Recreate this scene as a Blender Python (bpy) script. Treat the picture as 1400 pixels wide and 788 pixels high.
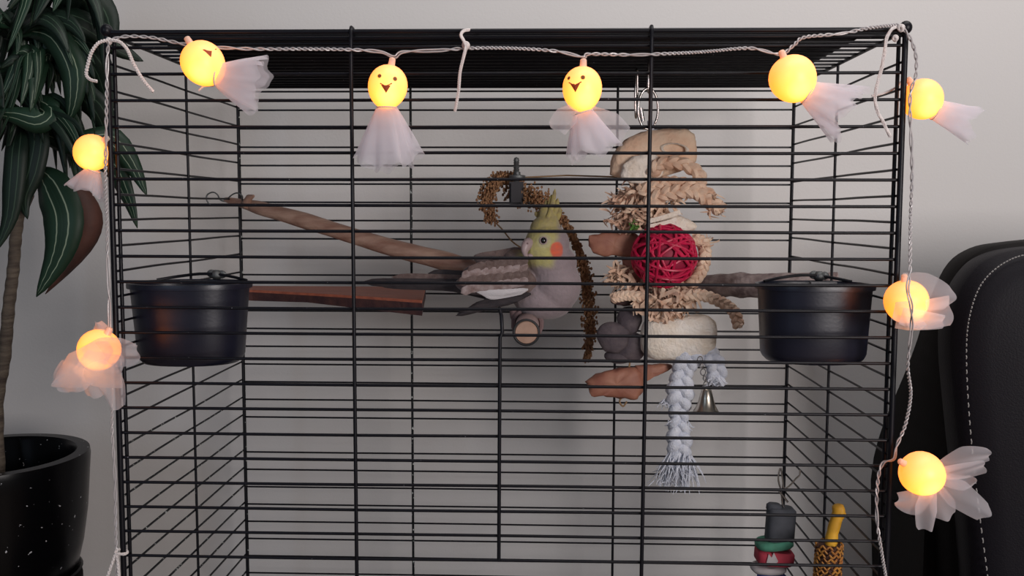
import bpy, bmesh, math, random
from mathutils import Vector, Matrix, noise
for o in list(bpy.data.objects): bpy.data.objects.remove(o)
R = random.Random(7)
V = Vector
C = bpy.context.scene.collection
sc = bpy.context.scene

# ------------------------------------------------------------------ camera
H = 1.20                                   # camera height
FPX, PITCH, YAW, ROLL = 1278.67, .0814, .0325, .0026
FW = V((-math.sin(YAW)*math.cos(PITCH), math.cos(YAW)*math.cos(PITCH), -math.sin(PITCH)))
RT0 = V((math.cos(YAW), math.sin(YAW), 0)); UP0 = RT0.cross(FW)
RT = RT0*math.cos(ROLL)+UP0*math.sin(ROLL); UP = -RT0*math.sin(ROLL)+UP0*math.cos(ROLL)
CAM = V((0, -1, H))
cd = bpy.data.cameras.new('camera'); cam = bpy.data.objects.new('camera', cd); C.objects.link(cam)
cd.sensor_width = 36; cd.lens = FPX*36/1400; cd.clip_start = .02
cam.matrix_world = Matrix(((RT.x, UP.x, -FW.x, CAM.x), (RT.y, UP.y, -FW.y, CAM.y), (RT.z, UP.z, -FW.z, CAM.z), (0, 0, 0, 1)))
sc.camera = cam
def P(px, py, t=0.0):
    "world point seen at a photo position, t metres behind the cage front"
    d = FW*FPX + RT*(px-700) - UP*(py-394)
    return CAM + d*((1+t)/d.y)
def S(t): return (1+t)/FPX                # metres per photo pixel at depth t

# ------------------------------------------------------------------ light
w = bpy.data.worlds.new('world'); sc.world = w; w.use_nodes = True
bg = w.node_tree.nodes['Background']; bg.inputs[0].default_value = (.80, .88, 1.0, 1); bg.inputs[1].default_value = .08
def area(name, loc, aim, size, sy, power, col):
    l = bpy.data.lights.new(name, 'AREA'); l.shape = 'RECTANGLE'; l.size = size; l.size_y = sy; l.energy = power; l.color = col
    o = bpy.data.objects.new(name, l); C.objects.link(o); o.location = loc
    o.rotation_euler = (V(aim)-V(loc)).to_track_quat('-Z', 'Y').to_euler(); return o
area('ceiling_daylight', (.45, -.15, 2.5), (.2, .56, 1.5), 1.6, .6, 13.5, (1, .955, .94))
area('right_window', (1.35, -2.2, 1.35), (.1, .5, 1.2), .9, .9, 43, (1, .935, .92))
area('room_window', (-1.5, -2.6, 1.7), (0, .2, 1.1), .5, 1.2, 7, (.62, .78, 1))
vs = sc.view_settings
vs.view_transform = 'Standard'; vs.look = 'None'; vs.exposure = 0; vs.gamma = 1; vs.use_curve_mapping = False

# ------------------------------------------------------------------ materials
def mat(name, col, rough=.5, metal=0, spec=.5, noise_amt=0, noise_scale=40, col2=None, bump=0, bump_scale=80, coat=0,
        stretch=(1, 1, 1), emit=None, sheen=0, vcol=False, lo=.35, hi=.65, trans=0, sss=0):
    m = bpy.data.materials.new(name); m.use_nodes = True; nt = m.node_tree; n = nt.nodes; b = n['Principled BSDF']
    b.inputs['Base Color'].default_value = (*col, 1); b.inputs['Roughness'].default_value = rough
    b.inputs['Metallic'].default_value = metal; b.inputs['Specular IOR Level'].default_value = spec
    b.inputs['Coat Weight'].default_value = coat; b.inputs['Sheen Weight'].default_value = sheen
    b.inputs['Transmission Weight'].default_value = trans
    if sss:
        b.inputs['Subsurface Weight'].default_value = sss; b.inputs['Subsurface Scale'].default_value = .01
    tc = n.new('ShaderNodeTexCoord'); mp = n.new('ShaderNodeMapping'); nt.links.new(tc.outputs['Object'], mp.inputs[0])
    mp.inputs['Scale'].default_value = stretch
    src = None
    if vcol:
        a = n.new('ShaderNodeVertexColor'); a.layer_name = 'Col'; src = a.outputs['Color']
        nt.links.new(src, b.inputs['Base Color'])
    if col2:
        t = n.new('ShaderNodeTexNoise'); t.inputs['Scale'].default_value = noise_scale; t.inputs['Detail'].default_value = 5
        nt.links.new(mp.outputs[0], t.inputs['Vector'])
        r = n.new('ShaderNodeMapRange'); r.inputs[1].default_value = lo; r.inputs[2].default_value = hi
        nt.links.new(t.outputs['Fac'], r.inputs[0])
        x = n.new('ShaderNodeMix'); x.data_type = 'RGBA'; x.inputs[7].default_value = (*col2, 1)
        if src: nt.links.new(src, x.inputs[6])
        else: x.inputs[6].default_value = (*col, 1)
        if noise_amt:
            mm = n.new('ShaderNodeMath'); mm.operation = 'MULTIPLY'; mm.inputs[1].default_value = noise_amt
            nt.links.new(r.outputs[0], mm.inputs[0]); nt.links.new(mm.outputs[0], x.inputs[0])
        else: nt.links.new(r.outputs[0], x.inputs[0])
        nt.links.new(x.outputs[2], b.inputs['Base Color'])
    if bump:
        t2 = n.new('ShaderNodeTexNoise'); t2.inputs['Scale'].default_value = bump_scale; t2.inputs['Detail'].default_value = 4
        nt.links.new(mp.outputs[0], t2.inputs['Vector'])
        bp = n.new('ShaderNodeBump'); bp.inputs['Strength'].default_value = bump; bp.inputs['Distance'].default_value = .002
        nt.links.new(t2.outputs['Fac'], bp.inputs['Height']); nt.links.new(bp.outputs[0], b.inputs['Normal'])
    return m
M = {}
M['wall'] = mat('wall_paint', (.60, .58, .565), .9, bump=.12, bump_scale=260)
M['floor'] = mat('oak_floor', (.22, .15, .10), .5, col2=(.30, .21, .14), noise_scale=9, stretch=(1, 12, 1))
M['wire'] = mat('black_enamel_wire', (.005, .005, .008), .4, spec=.25, col2=(.30, .29, .33), noise_scale=330, lo=.72, hi=.76)
M['post'] = mat('black_enamel_post', (.005, .005, .008), .4, spec=.25)
M['worn_glint'] = mat('worn_glint_wire', (.006, .007, .009), .4, spec=.25, col2=(.55, .58, .56), noise_scale=210, lo=.62, hi=.68)  # chewed enamel, its glints painted in as pale spots
M['tray'] = mat('black_plastic_tray', (.005, .004, .005), .6, spec=.2, bump=.2, bump_scale=40)
M['cup'] = mat('black_plastic_cup', (.008, .009, .020), .36, spec=.6, bump=.05, bump_scale=300)
M['pot'] = mat('black_glazed_pot', (.002, .002, .0025), .25, spec=.15, col2=(.5, .5, .52), noise_scale=130, lo=.70, hi=.72)
M['leather'] = mat('dark_leather', (.009, .008, .011), .55, spec=.15, bump=.25, bump_scale=500)
M['piping'] = mat('dark_leather_edge', (.005, .004, .004), .65, spec=.1, bump=.2, bump_scale=400)
M['thread'] = mat('grey_thread', (.30, .29, .28), .8)
M['clear'] = mat('clear_wire_sleeve', (.46, .43, .43), .3, metal=.0, spec=.8)
M['cotton'] = mat('white_cotton', (.72, .66, .64), .9, bump=.5, bump_scale=900, stretch=(1, 1, .3))
M['bark'] = mat('peeled_branch', (.27, .14, .10), .55, col2=(.50, .33, .25), noise_scale=30, stretch=(.5, 2, 2.5), bump=.5, bump_scale=120)
M['greybark'] = mat('grey_branch_bark', (.17, .12, .115), .85, col2=(.42, .34, .32), noise_scale=70, bump=1, bump_scale=160)
M['redwood'] = mat('red_ledge_wood', (.50, .15, .085), .55, col2=(.34, .10, .06), noise_scale=22, stretch=(1, 8, 8), bump=.2)
M['ledgebark'] = mat('dark_ledge_bark', (.045, .018, .022), .8, col2=(.09, .035, .03), noise_scale=50, bump=.8, bump_scale=120)
M['dowel'] = mat('dowel_wood', (.42, .27, .20), .6, col2=(.33, .20, .14), noise_scale=60, bump=.1)
M['dowelside'] = mat('dowel_side', (.42, .31, .30), .65, col2=(.33, .24, .22), noise_scale=40, stretch=(1, .2, 1))
M['rubber'] = mat('black_rubber', (.012, .012, .014), .5)
M['darkplast'] = mat('dark_grey_clip', (.035, .033, .038), .6)
M['steel'] = mat('bright_steel', (.55, .52, .50), .22, metal=1)
M['dull'] = mat('dull_zinc', (.16, .17, .17), .5, metal=.8, bump=.3, bump_scale=800)
M['millet'] = mat('millet_seed', (.21, .095, .045), .7, col2=(.42, .23, .11), noise_scale=220)
M['stem'] = mat('millet_stem', (.28, .17, .08), .7)
M['bird'] = mat('bird_plumage', (.3, .3, .3), .75, vcol=True, col2=(.22, .19, .19), noise_amt=.28, noise_scale=170, bump=.55, bump_scale=260, sheen=.2)
M['fthr_dark'] = mat('dark_feather', (.022, .017, .020), .6, col2=(.045, .035, .036), noise_scale=200, bump=.3, bump_scale=500, stretch=(.3, 1, 1))
M['fthr_brown'] = mat('brown_feather', (.13, .085, .075), .7, col2=(.20, .145, .13), noise_scale=160, bump=.3, bump_scale=500)
M['fthr_pale'] = mat('pale_feather', (.42, .34, .33), .7, col2=(.24, .165, .15), noise_scale=120, bump=.3, bump_scale=500)
M['fthr_white'] = mat('white_feather', (.62, .59, .60), .7, bump=.3, bump_scale=500)
M['fthr_yellow'] = mat('yellow_feather', (.42, .36, .12), .7, col2=(.30, .24, .12), noise_scale=200)
M['beak'] = mat('pale_beak', (.40, .31, .31), .4)
M['eye'] = mat('bird_eye', (.004, .004, .005), .08, coat=1)
M['foot'] = mat('bird_foot', (.20, .13, .13), .7, bump=.4, bump_scale=900)
M['loofah_tan'] = mat('tan_loofah', (.80, .52, .35), .9, col2=(.88, .68, .50), noise_scale=35, bump=.9, bump_scale=170)
M['loofah_white'] = mat('cream_loofah', (.80, .70, .58), .95, col2=(.88, .82, .74), noise_scale=60, bump=1, bump_scale=230)
M['husk'] = mat('corn_husk', (.80, .62, .47), .8, col2=(.60, .38, .26), noise_scale=60, bump=.3)
M['huskbrown'] = mat('brown_husk', (.48, .27, .18), .8, col2=(.78, .58, .44), noise_scale=60, bump=.3)
M['leatherbrown'] = mat('brown_hide', (.27, .10, .065), .6, col2=(.36, .16, .10), noise_scale=50, bump=.3)
M['leatherdark'] = mat('dark_hide', (.06, .03, .03), .6, bump=.3)
M['magenta'] = mat('magenta_vine', (.62, .012, .075), .42, col2=(.45, .008, .05), noise_scale=60)
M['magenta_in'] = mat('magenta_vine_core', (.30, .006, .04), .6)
M['pumice'] = mat('grey_pumice', (.07, .055, .065), .9, col2=(.12, .095, .10), noise_scale=60, bump=.8, bump_scale=160)
M['rope'] = mat('pale_blue_cotton_rope', (.60, .63, .72), .95, col2=(.70, .72, .78), noise_scale=120, bump=.8, bump_scale=500)
M['bell'] = mat('nickel_bell', (.50, .45, .38), .28, metal=1)
M['green'] = mat('green_bits', (.08, .20, .03), .7)
M['feltgrey'] = mat('dark_grey_block', (.075, .08, .095), .8, col2=(.05, .055, .065), noise_scale=60)
M['feltgreen'] = mat('green_block', (.05, .17, .11), .8, col2=(.08, .30, .20), noise_scale=40)
M['feltpink'] = mat('pink_red_block', (.48, .04, .07), .75, col2=(.36, .03, .05), noise_scale=30)
M['feltwhite'] = mat('white_block', (.48, .44, .44), .8, col2=(.36, .33, .33), noise_scale=40)
M['feltblue'] = mat('blue_block', (.06, .10, .42), .7)
M['yellow'] = mat('yellow_wood', (.78, .42, .03), .6, col2=(.60, .30, .02), noise_scale=40, bump=.3)
M['cob_a'] = mat('orange_weave', (.58, .27, .05), .6, col2=(.40, .15, .04), noise_scale=90)
M['cob_b'] = mat('dark_weave', (.07, .025, .015), .7)
M['trunk'] = mat('plant_trunk', (.05, .036, .028), .85, col2=(.12, .095, .07), noise_scale=25, stretch=(1, 1, 5), bump=1, bump_scale=60)
M['soil'] = mat('soil', (.012, .010, .009), .95, bump=1, bump_scale=60)
M['deadleaf'] = mat('dry_brown_leaf', (.04, .017, .013), .7, col2=(.085, .03, .02), noise_scale=25, bump=.5)
M['face'] = mat('orange_print', (.42, .06, .01), .6)
M['faceeye'] = mat('brown_print', (.26, .08, .015), .6)
M['cap'] = mat('clear_socket', (.85, .74, .62), .3, trans=.4)
def leafmat(name, base, edge, stripe):
    m = bpy.data.materials.new(name); m.use_nodes = True; nt = m.node_tree; n = nt.nodes; b = n['Principled BSDF']
    b.inputs['Roughness'].default_value = .5; b.inputs['Specular IOR Level'].default_value = .35
    uv = n.new('ShaderNodeUVMap'); sx = n.new('ShaderNodeSeparateXYZ'); nt.links.new(uv.outputs[0], sx.inputs[0])
    cr = n.new('ShaderNodeValToRGB'); nt.links.new(sx.outputs[0], cr.inputs[0]); e = cr.color_ramp.elements
    e[0].position = 0; e[0].color = (*edge, 1); e[1].position = 1; e[1].color = (*edge, 1)
    for p, c in ((.28, base), (.335, base), (.36, stripe), (.385, base), (.47, edge), (.50, base), (.53, edge), (.625, base), (.65, stripe), (.675, base), (.75, base)):
        q = e.new(p); q.color = (*c, 1)
    nt.links.new(cr.outputs[0], b.inputs['Base Color'])
    return m
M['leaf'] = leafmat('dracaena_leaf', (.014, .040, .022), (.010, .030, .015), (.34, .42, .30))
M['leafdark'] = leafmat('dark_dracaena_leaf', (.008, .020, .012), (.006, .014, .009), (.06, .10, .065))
# tulle
m = bpy.data.materials.new('white_tulle'); m.use_nodes = True; nt = m.node_tree; n = nt.nodes; n.remove(n['Principled BSDF'])
df = n.new('ShaderNodeBsdfDiffuse'); tl = n.new('ShaderNodeBsdfTranslucent'); tp = n.new('ShaderNodeBsdfTransparent')
for q in (df, tl): q.inputs[0].default_value = (.95, .92, .97, 1)
m1 = n.new('ShaderNodeMixShader'); m1.inputs[0].default_value = .6; m2 = n.new('ShaderNodeMixShader')
nt.links.new(df.outputs[0], m1.inputs[1]); nt.links.new(tl.outputs[0], m1.inputs[2])
nt.links.new(tp.outputs[0], m2.inputs[1]); nt.links.new(m1.outputs[0], m2.inputs[2])
lw = n.new('ShaderNodeLayerWeight'); lw.inputs[0].default_value = .35
mr = n.new('ShaderNodeMapRange'); mr.inputs[3].default_value = .46; mr.inputs[4].default_value = .82
nt.links.new(lw.outputs['Facing'], mr.inputs[0]); nt.links.new(mr.outputs[0], m2.inputs[0])
nt.links.new(m2.outputs[0], n['Material Output'].inputs[0]); M['tulle'] = m
# glowing ball : frosted lamp shell, brighter round the LED inside
def ballmat(name, gain):
    m = bpy.data.materials.new(name); m.use_nodes = True; nt = m.node_tree; n = nt.nodes; b = n['Principled BSDF']
    b.inputs['Base Color'].default_value = (.75, .5, .3, 1); b.inputs['Roughness'].default_value = .45
    tc = n.new('ShaderNodeTexCoord'); vm = n.new('ShaderNodeVectorMath'); vm.operation = 'DISTANCE'
    vm.inputs[1].default_value = (.003, -.016, -.012)
    nt.links.new(tc.outputs['Object'], vm.inputs[0])
    cr = n.new('ShaderNodeValToRGB'); mr = n.new('ShaderNodeMapRange'); mr.inputs[1].default_value = 0; mr.inputs[2].default_value = .046
    nt.links.new(vm.outputs['Value'], mr.inputs[0]); nt.links.new(mr.outputs[0], cr.inputs[0]); e = cr.color_ramp.elements
    e[0].position = .10; e[0].color = (1, .38, .06, 1); e[1].position = 1; e[1].color = (.42, .115, .012, 1)
    q = e.new(.30); q.color = (1, .27, .013, 1); q = e.new(.62); q.color = (.8, .175, .011, 1)
    nt.links.new(cr.outputs[0], b.inputs['Emission Color']); b.inputs['Emission Strength'].default_value = gain
    return m
M['ball'] = ballmat('glowing_ball', 2.8)
M['ball_soft'] = ballmat('glowing_ball_soft', 2.5)

# ------------------------------------------------------------------ mesh helpers
class MB:
    def __init__(s): s.v = []; s.f = []; s.uv = {}; s.c = None
    def add(s, vs, fs):
        o = len(s.v); s.v += [V(a) for a in vs]; s.f += [tuple(i+o for i in f) for f in fs]; return o
    def tube(s, pts, r, n=8, cap=True, flat=1.0):
        pts = [V(p) for p in pts]; k = len(pts)
        if not hasattr(r, '__len__'): r = [r]*k
        T = [(pts[min(i+1, k-1)]-pts[max(i-1, 0)]).normalized() for i in range(k)]
        a = V((0, 0, 1)) if abs(T[0].z) < .9 else V((1, 0, 0)); N = (a-T[0]*a.dot(T[0])).normalized(); vs = []
        for i in range(k):
            N = (N-T[i]*N.dot(T[i])).normalized(); B = T[i].cross(N)
            for j in range(n):
                th = 2*math.pi*j/n; vs.append(pts[i]+(N*math.cos(th)+B*math.sin(th)*flat)*r[i])
        fs = [(i*n+j, i*n+(j+1) % n, (i+1)*n+(j+1) % n, (i+1)*n+j) for i in range(k-1) for j in range(n)]
        if cap: fs += [tuple(range(n))[::-1], tuple((k-1)*n+j for j in range(n))]
        s.add(vs, fs); return s
    def ell(s, c, r, rot=None, nu=16, nv=10, disp=0, dscale=60, seed=0):
        c = V(c); rx, ry, rz = r if hasattr(r, '__len__') else (r, r, r); vs = []; fs = []
        for i in range(nv+1):
            ph = math.pi*i/nv
            for j in range(nu):
                th = 2*math.pi*j/nu; p = V((rx*math.sin(ph)*math.cos(th), ry*math.sin(ph)*math.sin(th), rz*math.cos(ph)))
                if disp: p *= 1+disp*noise.noise(p*dscale+V((seed*3.1, seed, 0)))
                if rot: p = rot @ p
                vs.append(c+p)
        for i in range(nv):
            for j in range(nu): fs.append((i*nu+j, (i+1)*nu+j, (i+1)*nu+(j+1) % nu, i*nu+(j+1) % nu))
        s.add(vs, fs); return s
    def lathe(s, c, prof, n=32, axis=None, sup=2.0, sx=1, sy=1, closed=False):
        c = V(c); rot = (V((0, 0, 1)).rotation_difference(V(axis).normalized())).to_matrix() if axis else Matrix.Identity(3); vs = []
        for r, z in prof:
            for j in range(n):
                th = 2*math.pi*j/n; cx = math.cos(th); cy = math.sin(th)
                q = (abs(cx)**sup+abs(cy)**sup)**(-1/sup)
                vs.append(c+rot @ V((r*cx*q*sx, r*cy*q*sy, z)))
        k = len(prof)
        fs = [(i*n+j, i*n+(j+1) % n, (i+1)*n+(j+1) % n, (i+1)*n+j) for i in range(k-1) for j in range(n)]
        if prof[0][0] > 1e-6 and not closed: fs.append(tuple(range(n))[::-1])
        if prof[-1][0] > 1e-6 and not closed: fs.append(tuple((k-1)*n+j for j in range(n)))
        s.add(vs, fs); return s
    def box(s, c, h, rot=None):
        vs = []
        for x in (-1, 1):
            for y in (-1, 1):
                for z in (-1, 1):
                    p = V((x*h[0], y*h[1], z*h[2])); vs.append(V(c)+(rot @ p if rot else p))
        s.add(vs, [(0, 1, 3, 2), (4, 6, 7, 5), (0, 4, 5, 1), (2, 3, 7, 6), (0, 2, 6, 4), (1, 5, 7, 3)]); return s
    def prism(s, top, bot):
        n = len(top); s.add(list(top)+list(bot), [tuple(range(n)), tuple(range(2*n-1, n-1, -1))]+[(i, n+i, n+(i+1) % n, (i+1) % n) for i in range(n)]); return s
    def torus(s, c, Rr, r, axis=(0, 1, 0), n=28, m=8, flat=1, sx=1, sz=1):
        rot = (V((0, 0, 1)).rotation_difference(V(axis).normalized())).to_matrix(); vs = []
        for i in range(n):
            a = 2*math.pi*i/n
            for j in range(m):
                b = 2*math.pi*j/m; rr = Rr+r*math.cos(b)
                vs.append(V(c)+rot @ V((rr*math.cos(a)*sx, rr*math.sin(a)*sz, r*flat*math.sin(b))))
        s.add(vs, [(i*m+j, ((i+1) % n)*m+j, ((i+1) % n)*m+(j+1) % m, i*m+(j+1) % m) for i in range(n) for j in range(m)]); return s
    def strip(s, pts, wid, side=None, thick=.0004):
        "flat ribbon along pts, thin but with two faces"
        pts = [V(p) for p in pts]; k = len(pts); vs = []
        for i in range(k):
            T = (pts[min(i+1, k-1)]-pts[max(i-1, 0)]).normalized(); sd = side or V((0, 1, 0)).cross(T)
            sd = (sd-T*sd.dot(T)).normalized() if (sd-T*sd.dot(T)).length > 1e-5 else V((1, 0, 0)); nn = T.cross(sd)
            w_ = wid[i] if hasattr(wid, '__len__') else wid
            for a, b in ((-1, 1), (1, 1), (1, -1), (-1, -1)): vs.append(pts[i]+sd*a*w_/2+nn*b*thick/2)
        fs = [(0, 1, 2, 3), tuple((k-1)*4+j for j in (3, 2, 1, 0))]
        fs += [(i*4+j, (i+1)*4+j, (i+1)*4+(j+1) % 4, i*4+(j+1) % 4) for i in range(k-1) for j in range(4)]
        s.add(vs, fs); return s
    def braid(s, pts, wid, rs, turns, n=6, strands=3, m=None, fl=.6):
        pts = [V(p) for p in pts]; m = m or max(30, int(turns*14)); pp = spline(pts, m); k = len(pp)
        for st in range(strands):
            q = []; rr = []
            for i in range(k):
                T = (pp[min(i+1, k-1)]-pp[max(i-1, 0)]).normalized(); sd = V((0, 1, 0)).cross(T).normalized(); dp = sd.cross(T)
                a = 2*math.pi*(turns*i/(k-1)+st/strands); u = i/(k-1)
                wv = wid(u) if callable(wid) else wid
                q.append(pp[i]+sd*math.sin(a)*wv+dp*math.sin(2*a)*wv*fl); rr.append(rs*(wv/(wid(.4) if callable(wid) else wv)))
            s.tube(q, rr, n)
        return s
def spline(pts, m):
    pts = [V(p) for p in pts]; k = len(pts); out = []
    for i in range(m):
        u = i/(m-1)*(k-1); a = min(int(u), k-2); f = u-a
        p0 = pts[max(a-1, 0)]; p1 = pts[a]; p2 = pts[a+1]; p3 = pts[min(a+2, k-1)]
        out.append(.5*((2*p1)+(p2-p0)*f+(2*p0-5*p1+4*p2-p3)*f*f+(3*p1-p0-3*p2+p3)*f**3))
    return out
def mesh(name, b, m, smooth=True):
    me = bpy.data.meshes.new(name); me.from_pydata([tuple(v) for v in b.v], [], b.f)
    bm = bmesh.new(); bm.from_mesh(me); bmesh.ops.recalc_face_normals(bm, faces=bm.faces); bm.to_mesh(me); bm.free()
    if smooth:
        for p in me.polygons: p.use_smooth = True
        me.set_sharp_from_angle(angle=math.radians(50))
    me.materials.append(m); return me
def link(name, me, parent=None):
    o = bpy.data.objects.new(name, me); C.objects.link(o)
    if parent is not None:
        o.parent = parent
    return o
def obj(name, b, m, parent=None, smooth=True, root=None):
    "mesh built in world space; root = accumulated origin of its thing (things are unrotated)"
    off = V((0, 0, 0)); p = parent
    while p is not None: off += p.location; p = p.parent
    if parent is None and root is not None: off = V(root)
    if off.length: b.v = [v-off for v in b.v]
    o = link(name, mesh(name, b, m, smooth), parent)
    if parent is None: o.location = off
    return o
def tag(o, label=None, cat=None, group=None, kind=None):
    for k, v in (('label', label), ('category', cat), ('group', group), ('kind', kind)):
        if v: o[k] = v
    return o
def thing(name, loc, label, cat, group=None):
    o = bpy.data.objects.new(name, None); C.objects.link(o); o.location = V(loc); o.empty_display_size = .02
    return tag(o, label, cat, group)

# ------------------------------------------------------------------ setting
WY = .56
b = MB(); b.box((0, WY+.05, 1.3), (3, .05, 1.3)); tag(obj('wall_back', b, M['wall'], smooth=False), kind='structure')
b = MB(); b.box((0, -1.2, -.03), (3, 1.86, .03)); tag(obj('floor', b, M['floor'], smooth=False), kind='structure')

# ------------------------------------------------------------------ cage
XL, XR, D = -.4638, .3736, .423
Z0 = H+.1176; SP = .0278
ZB = H+.1804; SPB = .0278
ZT = H+.1176+2.52*SP                       # top
NB = 28; ZBOT = Z0-NB*SP-.012
cage = thing('bird_cage', ((XL+XR)/2, D/2, 0), 'large black wire bird cage filling the picture, with a cockatiel inside', 'cage')
def rod(name, a, c, r, m, n=8, wob=0, parent=cage):
    a = V(a); c = V(c); k = 14 if wob else 2
    pts = []
    for i in range(k):
        u = i/(k-1); p = a.lerp(c, u)
        if wob: p = p+V((0, R.uniform(-1, 1)*wob*.2, (math.sin(u*9+wob*1e4)*.6+math.sin(u*4+a.z*90))*wob*.5))*math.sin(math.pi*u)
        pts.append(p)
    return obj(name, MB().tube(pts, r, n), m, parent)
wr = .00172
for k in range(-2, NB+1):                                 # front wires, one continuous run each
    rod('front_wire', (XL, 0, Z0-k*SP), (XR, 0, Z0-k*SP), wr, M['wire'], wob=.0009)
k = 0
while ZB-k*SPB > ZBOT:                                    # rear wires
    rod('rear_wire', (XL, D, ZB-k*SPB), (XR, D, ZB-k*SPB), .0014, M['wire'], 6, wob=.0005); k += 1
for sx, x in ((-1, XL), (1, XR)):                         # side wires
    for k in range(-1, NB+1):
        z = Z0+.0113-k*SP
        rod('side_wire', (x, .004, z), (x, D, z), .0014, M['worn_glint'] if (sx < 0 and k > 13) else M['wire'], 6, wob=.0012)
    for y, r, mm in ((.009, .0022, 'post'), (D*.5, .0018, 'wire'), (D-.008, .0018, 'wire')):
        rod('side_upright', (x-sx*.0022, y, ZT), (x-sx*.0022, y, ZBOT), r, M[mm])
    rod('corner_post', (x, -.003, ZT+.002), (x, -.003, ZBOT), .0031, M['post'], 10)
    rod('corner_post', (x, D+.002, ZT), (x, D+.002, ZBOT), .0026, M['worn_glint'] if sx < 0 else M['post'], 10)
    obj('corner_knob', MB().ell((x, -.003, ZT+.003), (.0065, .0065, .007)), M['post'], cage)
    rod('top_side_bar', (x, -.003, ZT), (x, D, ZT), .0022, M['post'])
rod('top_front_bar', (XL, -.003, ZT+.001), (XR, -.003, ZT+.001), .0026, M['post'], 10)
rod('top_rear_bar', (XL, D, ZT), (XR, D, ZT), .0026, M['post'], 10)
rod('top_front_bar', (XL, -.001, ZT-.0048), (XR, -.001, ZT-.0048), .0016, M['post'])
y = .012
while y < D-.01:
    rod('top_wire', (XL, y, ZT), (XR, y, ZT), .0016, M['wire'], 6); y += .0262 if y > .03 else .012
for px0, px1 in ((480, 488), (891, 875)):                 # long hooked front uprights
    a = P(px0, 44, -.0045); c = P(px1, 800, -.0045)
    pts = [V((a.x, .012, ZT+.003)), V((a.x, .004, ZT+.0052)), V((a.x, -.003, ZT+.0052)), V((a.x, -.0062, ZT+.001)), V((a.x, -.0062, ZT-.01)), V((c.x, -.0045, ZBOT+.004))]
    obj('front_upright', MB().tube(pts, .0021, 8), M['post'], cage)
a = P(683, 424, -.004); b_ = P(682, 765, -.004)
obj('door_rod', MB().tube([V((a.x-.001, .010, a.z+.001)), V((a.x, 0, a.z)), V((a.x+.002, -.004, a.z-.006)), V((a.x+.003, -.004, a.z-.024)), V((a.x+.0005, -.0045, a.z-.030)), V((b_.x, -.0045, b_.z))], .0021, 8), M['post'], cage)
for px in (561, 845): 
    a = P(px, 108, D-.003); rod('rear_upright', (a.x, D-.003, ZT), (a.x, D-.003, ZBOT), .0019, M['worn_glint'] if px == 561 else M['post'])
b = MB(); b.box(((XL+XR)/2, D/2, ZBOT-.03), ((XR-XL)/2+.004, D/2+.006, .03)); obj('base_tray', b, M['tray'], cage, False)
for x in (XL+.012, XR-.012):
    for y in (.012, D-.012): obj('leg', MB().tube([(x, y, ZBOT-.03), (x, y, 0)], .011, 12), M['post'], cage)
for z in (.25,):
    b = MB(); b.box(((XL+XR)/2, D/2, z), ((XR-XL)/2-.012, D/2-.012, .006)); obj('lower_shelf', b, M['post'], cage, False)

# tray lying on the roof
b = MB(); z0 = ZT+.0020
b.prism([(XL+.030, .060, z0+.0035), (XR-.030, .060, z0+.0035), (XR-.030, D-.004, z0+.0035), (XL+.030, D-.004, z0+.0035)],
        [(XL+.034, .062, z0), (XR-.034, .062, z0), (XR-.034, D-.006, z0), (XL+.034, D-.006, z0)])
for (x0, x1, y0, y1) in ((XL+.030, XR-.030, .058, .062), (XL+.030, XR-.030, D-.008, D-.004), (XL+.030, XL+.034, .058, D-.004), (XR-.034, XR-.030, .058, D-.004)):
    b.box(((x0+x1)/2, (y0+y1)/2, z0+.003), ((x1-x0)/2, (y1-y0)/2, .0028))
tag(obj('plastic_tray', b, M['tray'], smooth=False, root=(0, D/2, z0)), 'flat black plastic tray lying on the roof wires of the cage', 'tray')

# ------------------------------------------------------------------ food cups
def cup(name, xa, xb, ya, yb, xa2, xb2, t, depth, label, sgn, notch):
    c = P((xa+xb)/2, ya, t); c2 = P((xa+xb)/2, yb, t); rx = (xb-xa)/2*S(t); rx2 = (xb2-xa2)/2*S(t); h = c.z-c2.z
    r = thing(name, (c.x, t, c.z-h), label, 'food cup', 'black food cups inside the cage')
    sy = depth/rx/2; q = rx2/rx
    def pr(u): return rx*(1-.045-(1-q-.045)*(1-u)**1.0)
    prof = [(rx*.25, 0), (rx2*.9, 0), (rx2*.97, .004), (pr(.1), h*.1), (pr(.5), h*.5), (pr(.96), h*.93), (pr(1), h*.95)]
    inn = [(a-.0025, z) for a, z in prof[::-1] if z > .003]+[(rx2*.85, .005), (rx*.2, .005)]
    obj('bowl', MB().lathe((c.x, t, c.z-h), prof+inn, 56, sup=2.25, sy=sy), M['cup'], r)
    obj('rim', MB().lathe((c.x, t, c.z-h), [(rx*.94, h*.93), (rx, h*.935), (rx*1.005, h*.965), (rx, h), (rx*.95, h), (rx*.93, h*.98), (rx*.94, h*.93)], 56, sup=2.25, sy=sy, closed=True), M['cup'], r)
    yy = t+depth*.40
    b = MB(); b.tube(spline([(c.x-rx*.75, yy-.01, c.z+.000), (c.x-rx*.4, yy, c.z+.004), (c.x, yy, c.z+.007), (c.x+rx*.4, yy, c.z+.005), (c.x+rx*.8, yy-.01, c.z+.000)], 14), .0018, 6)
    obj('holder_wire', b, M['post'], r)
    nx = c.x+notch*S(t)
    b = MB(); b.lathe((nx, yy+.004, c.z+.004), [(.004, -.004), (.007, -.001), (.0065, .004), (.004, .007), (.0, .0075)], 12, axis=(0, .2, 1)).ell((nx-.006, yy+.004, c.z+.007), (.006, .002, .005)).ell((nx+.006, yy+.004, c.z+.006), (.006, .002, .005))
    obj('wing_nut', b, M['dull'], r)
    b = MB(); b.box((c.x+rx*.1, t-depth*.1, c.z+.0012), (rx*.22, .004, .0016)); obj('rim_clip', b, M['cup'], r, False)
    return r
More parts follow.
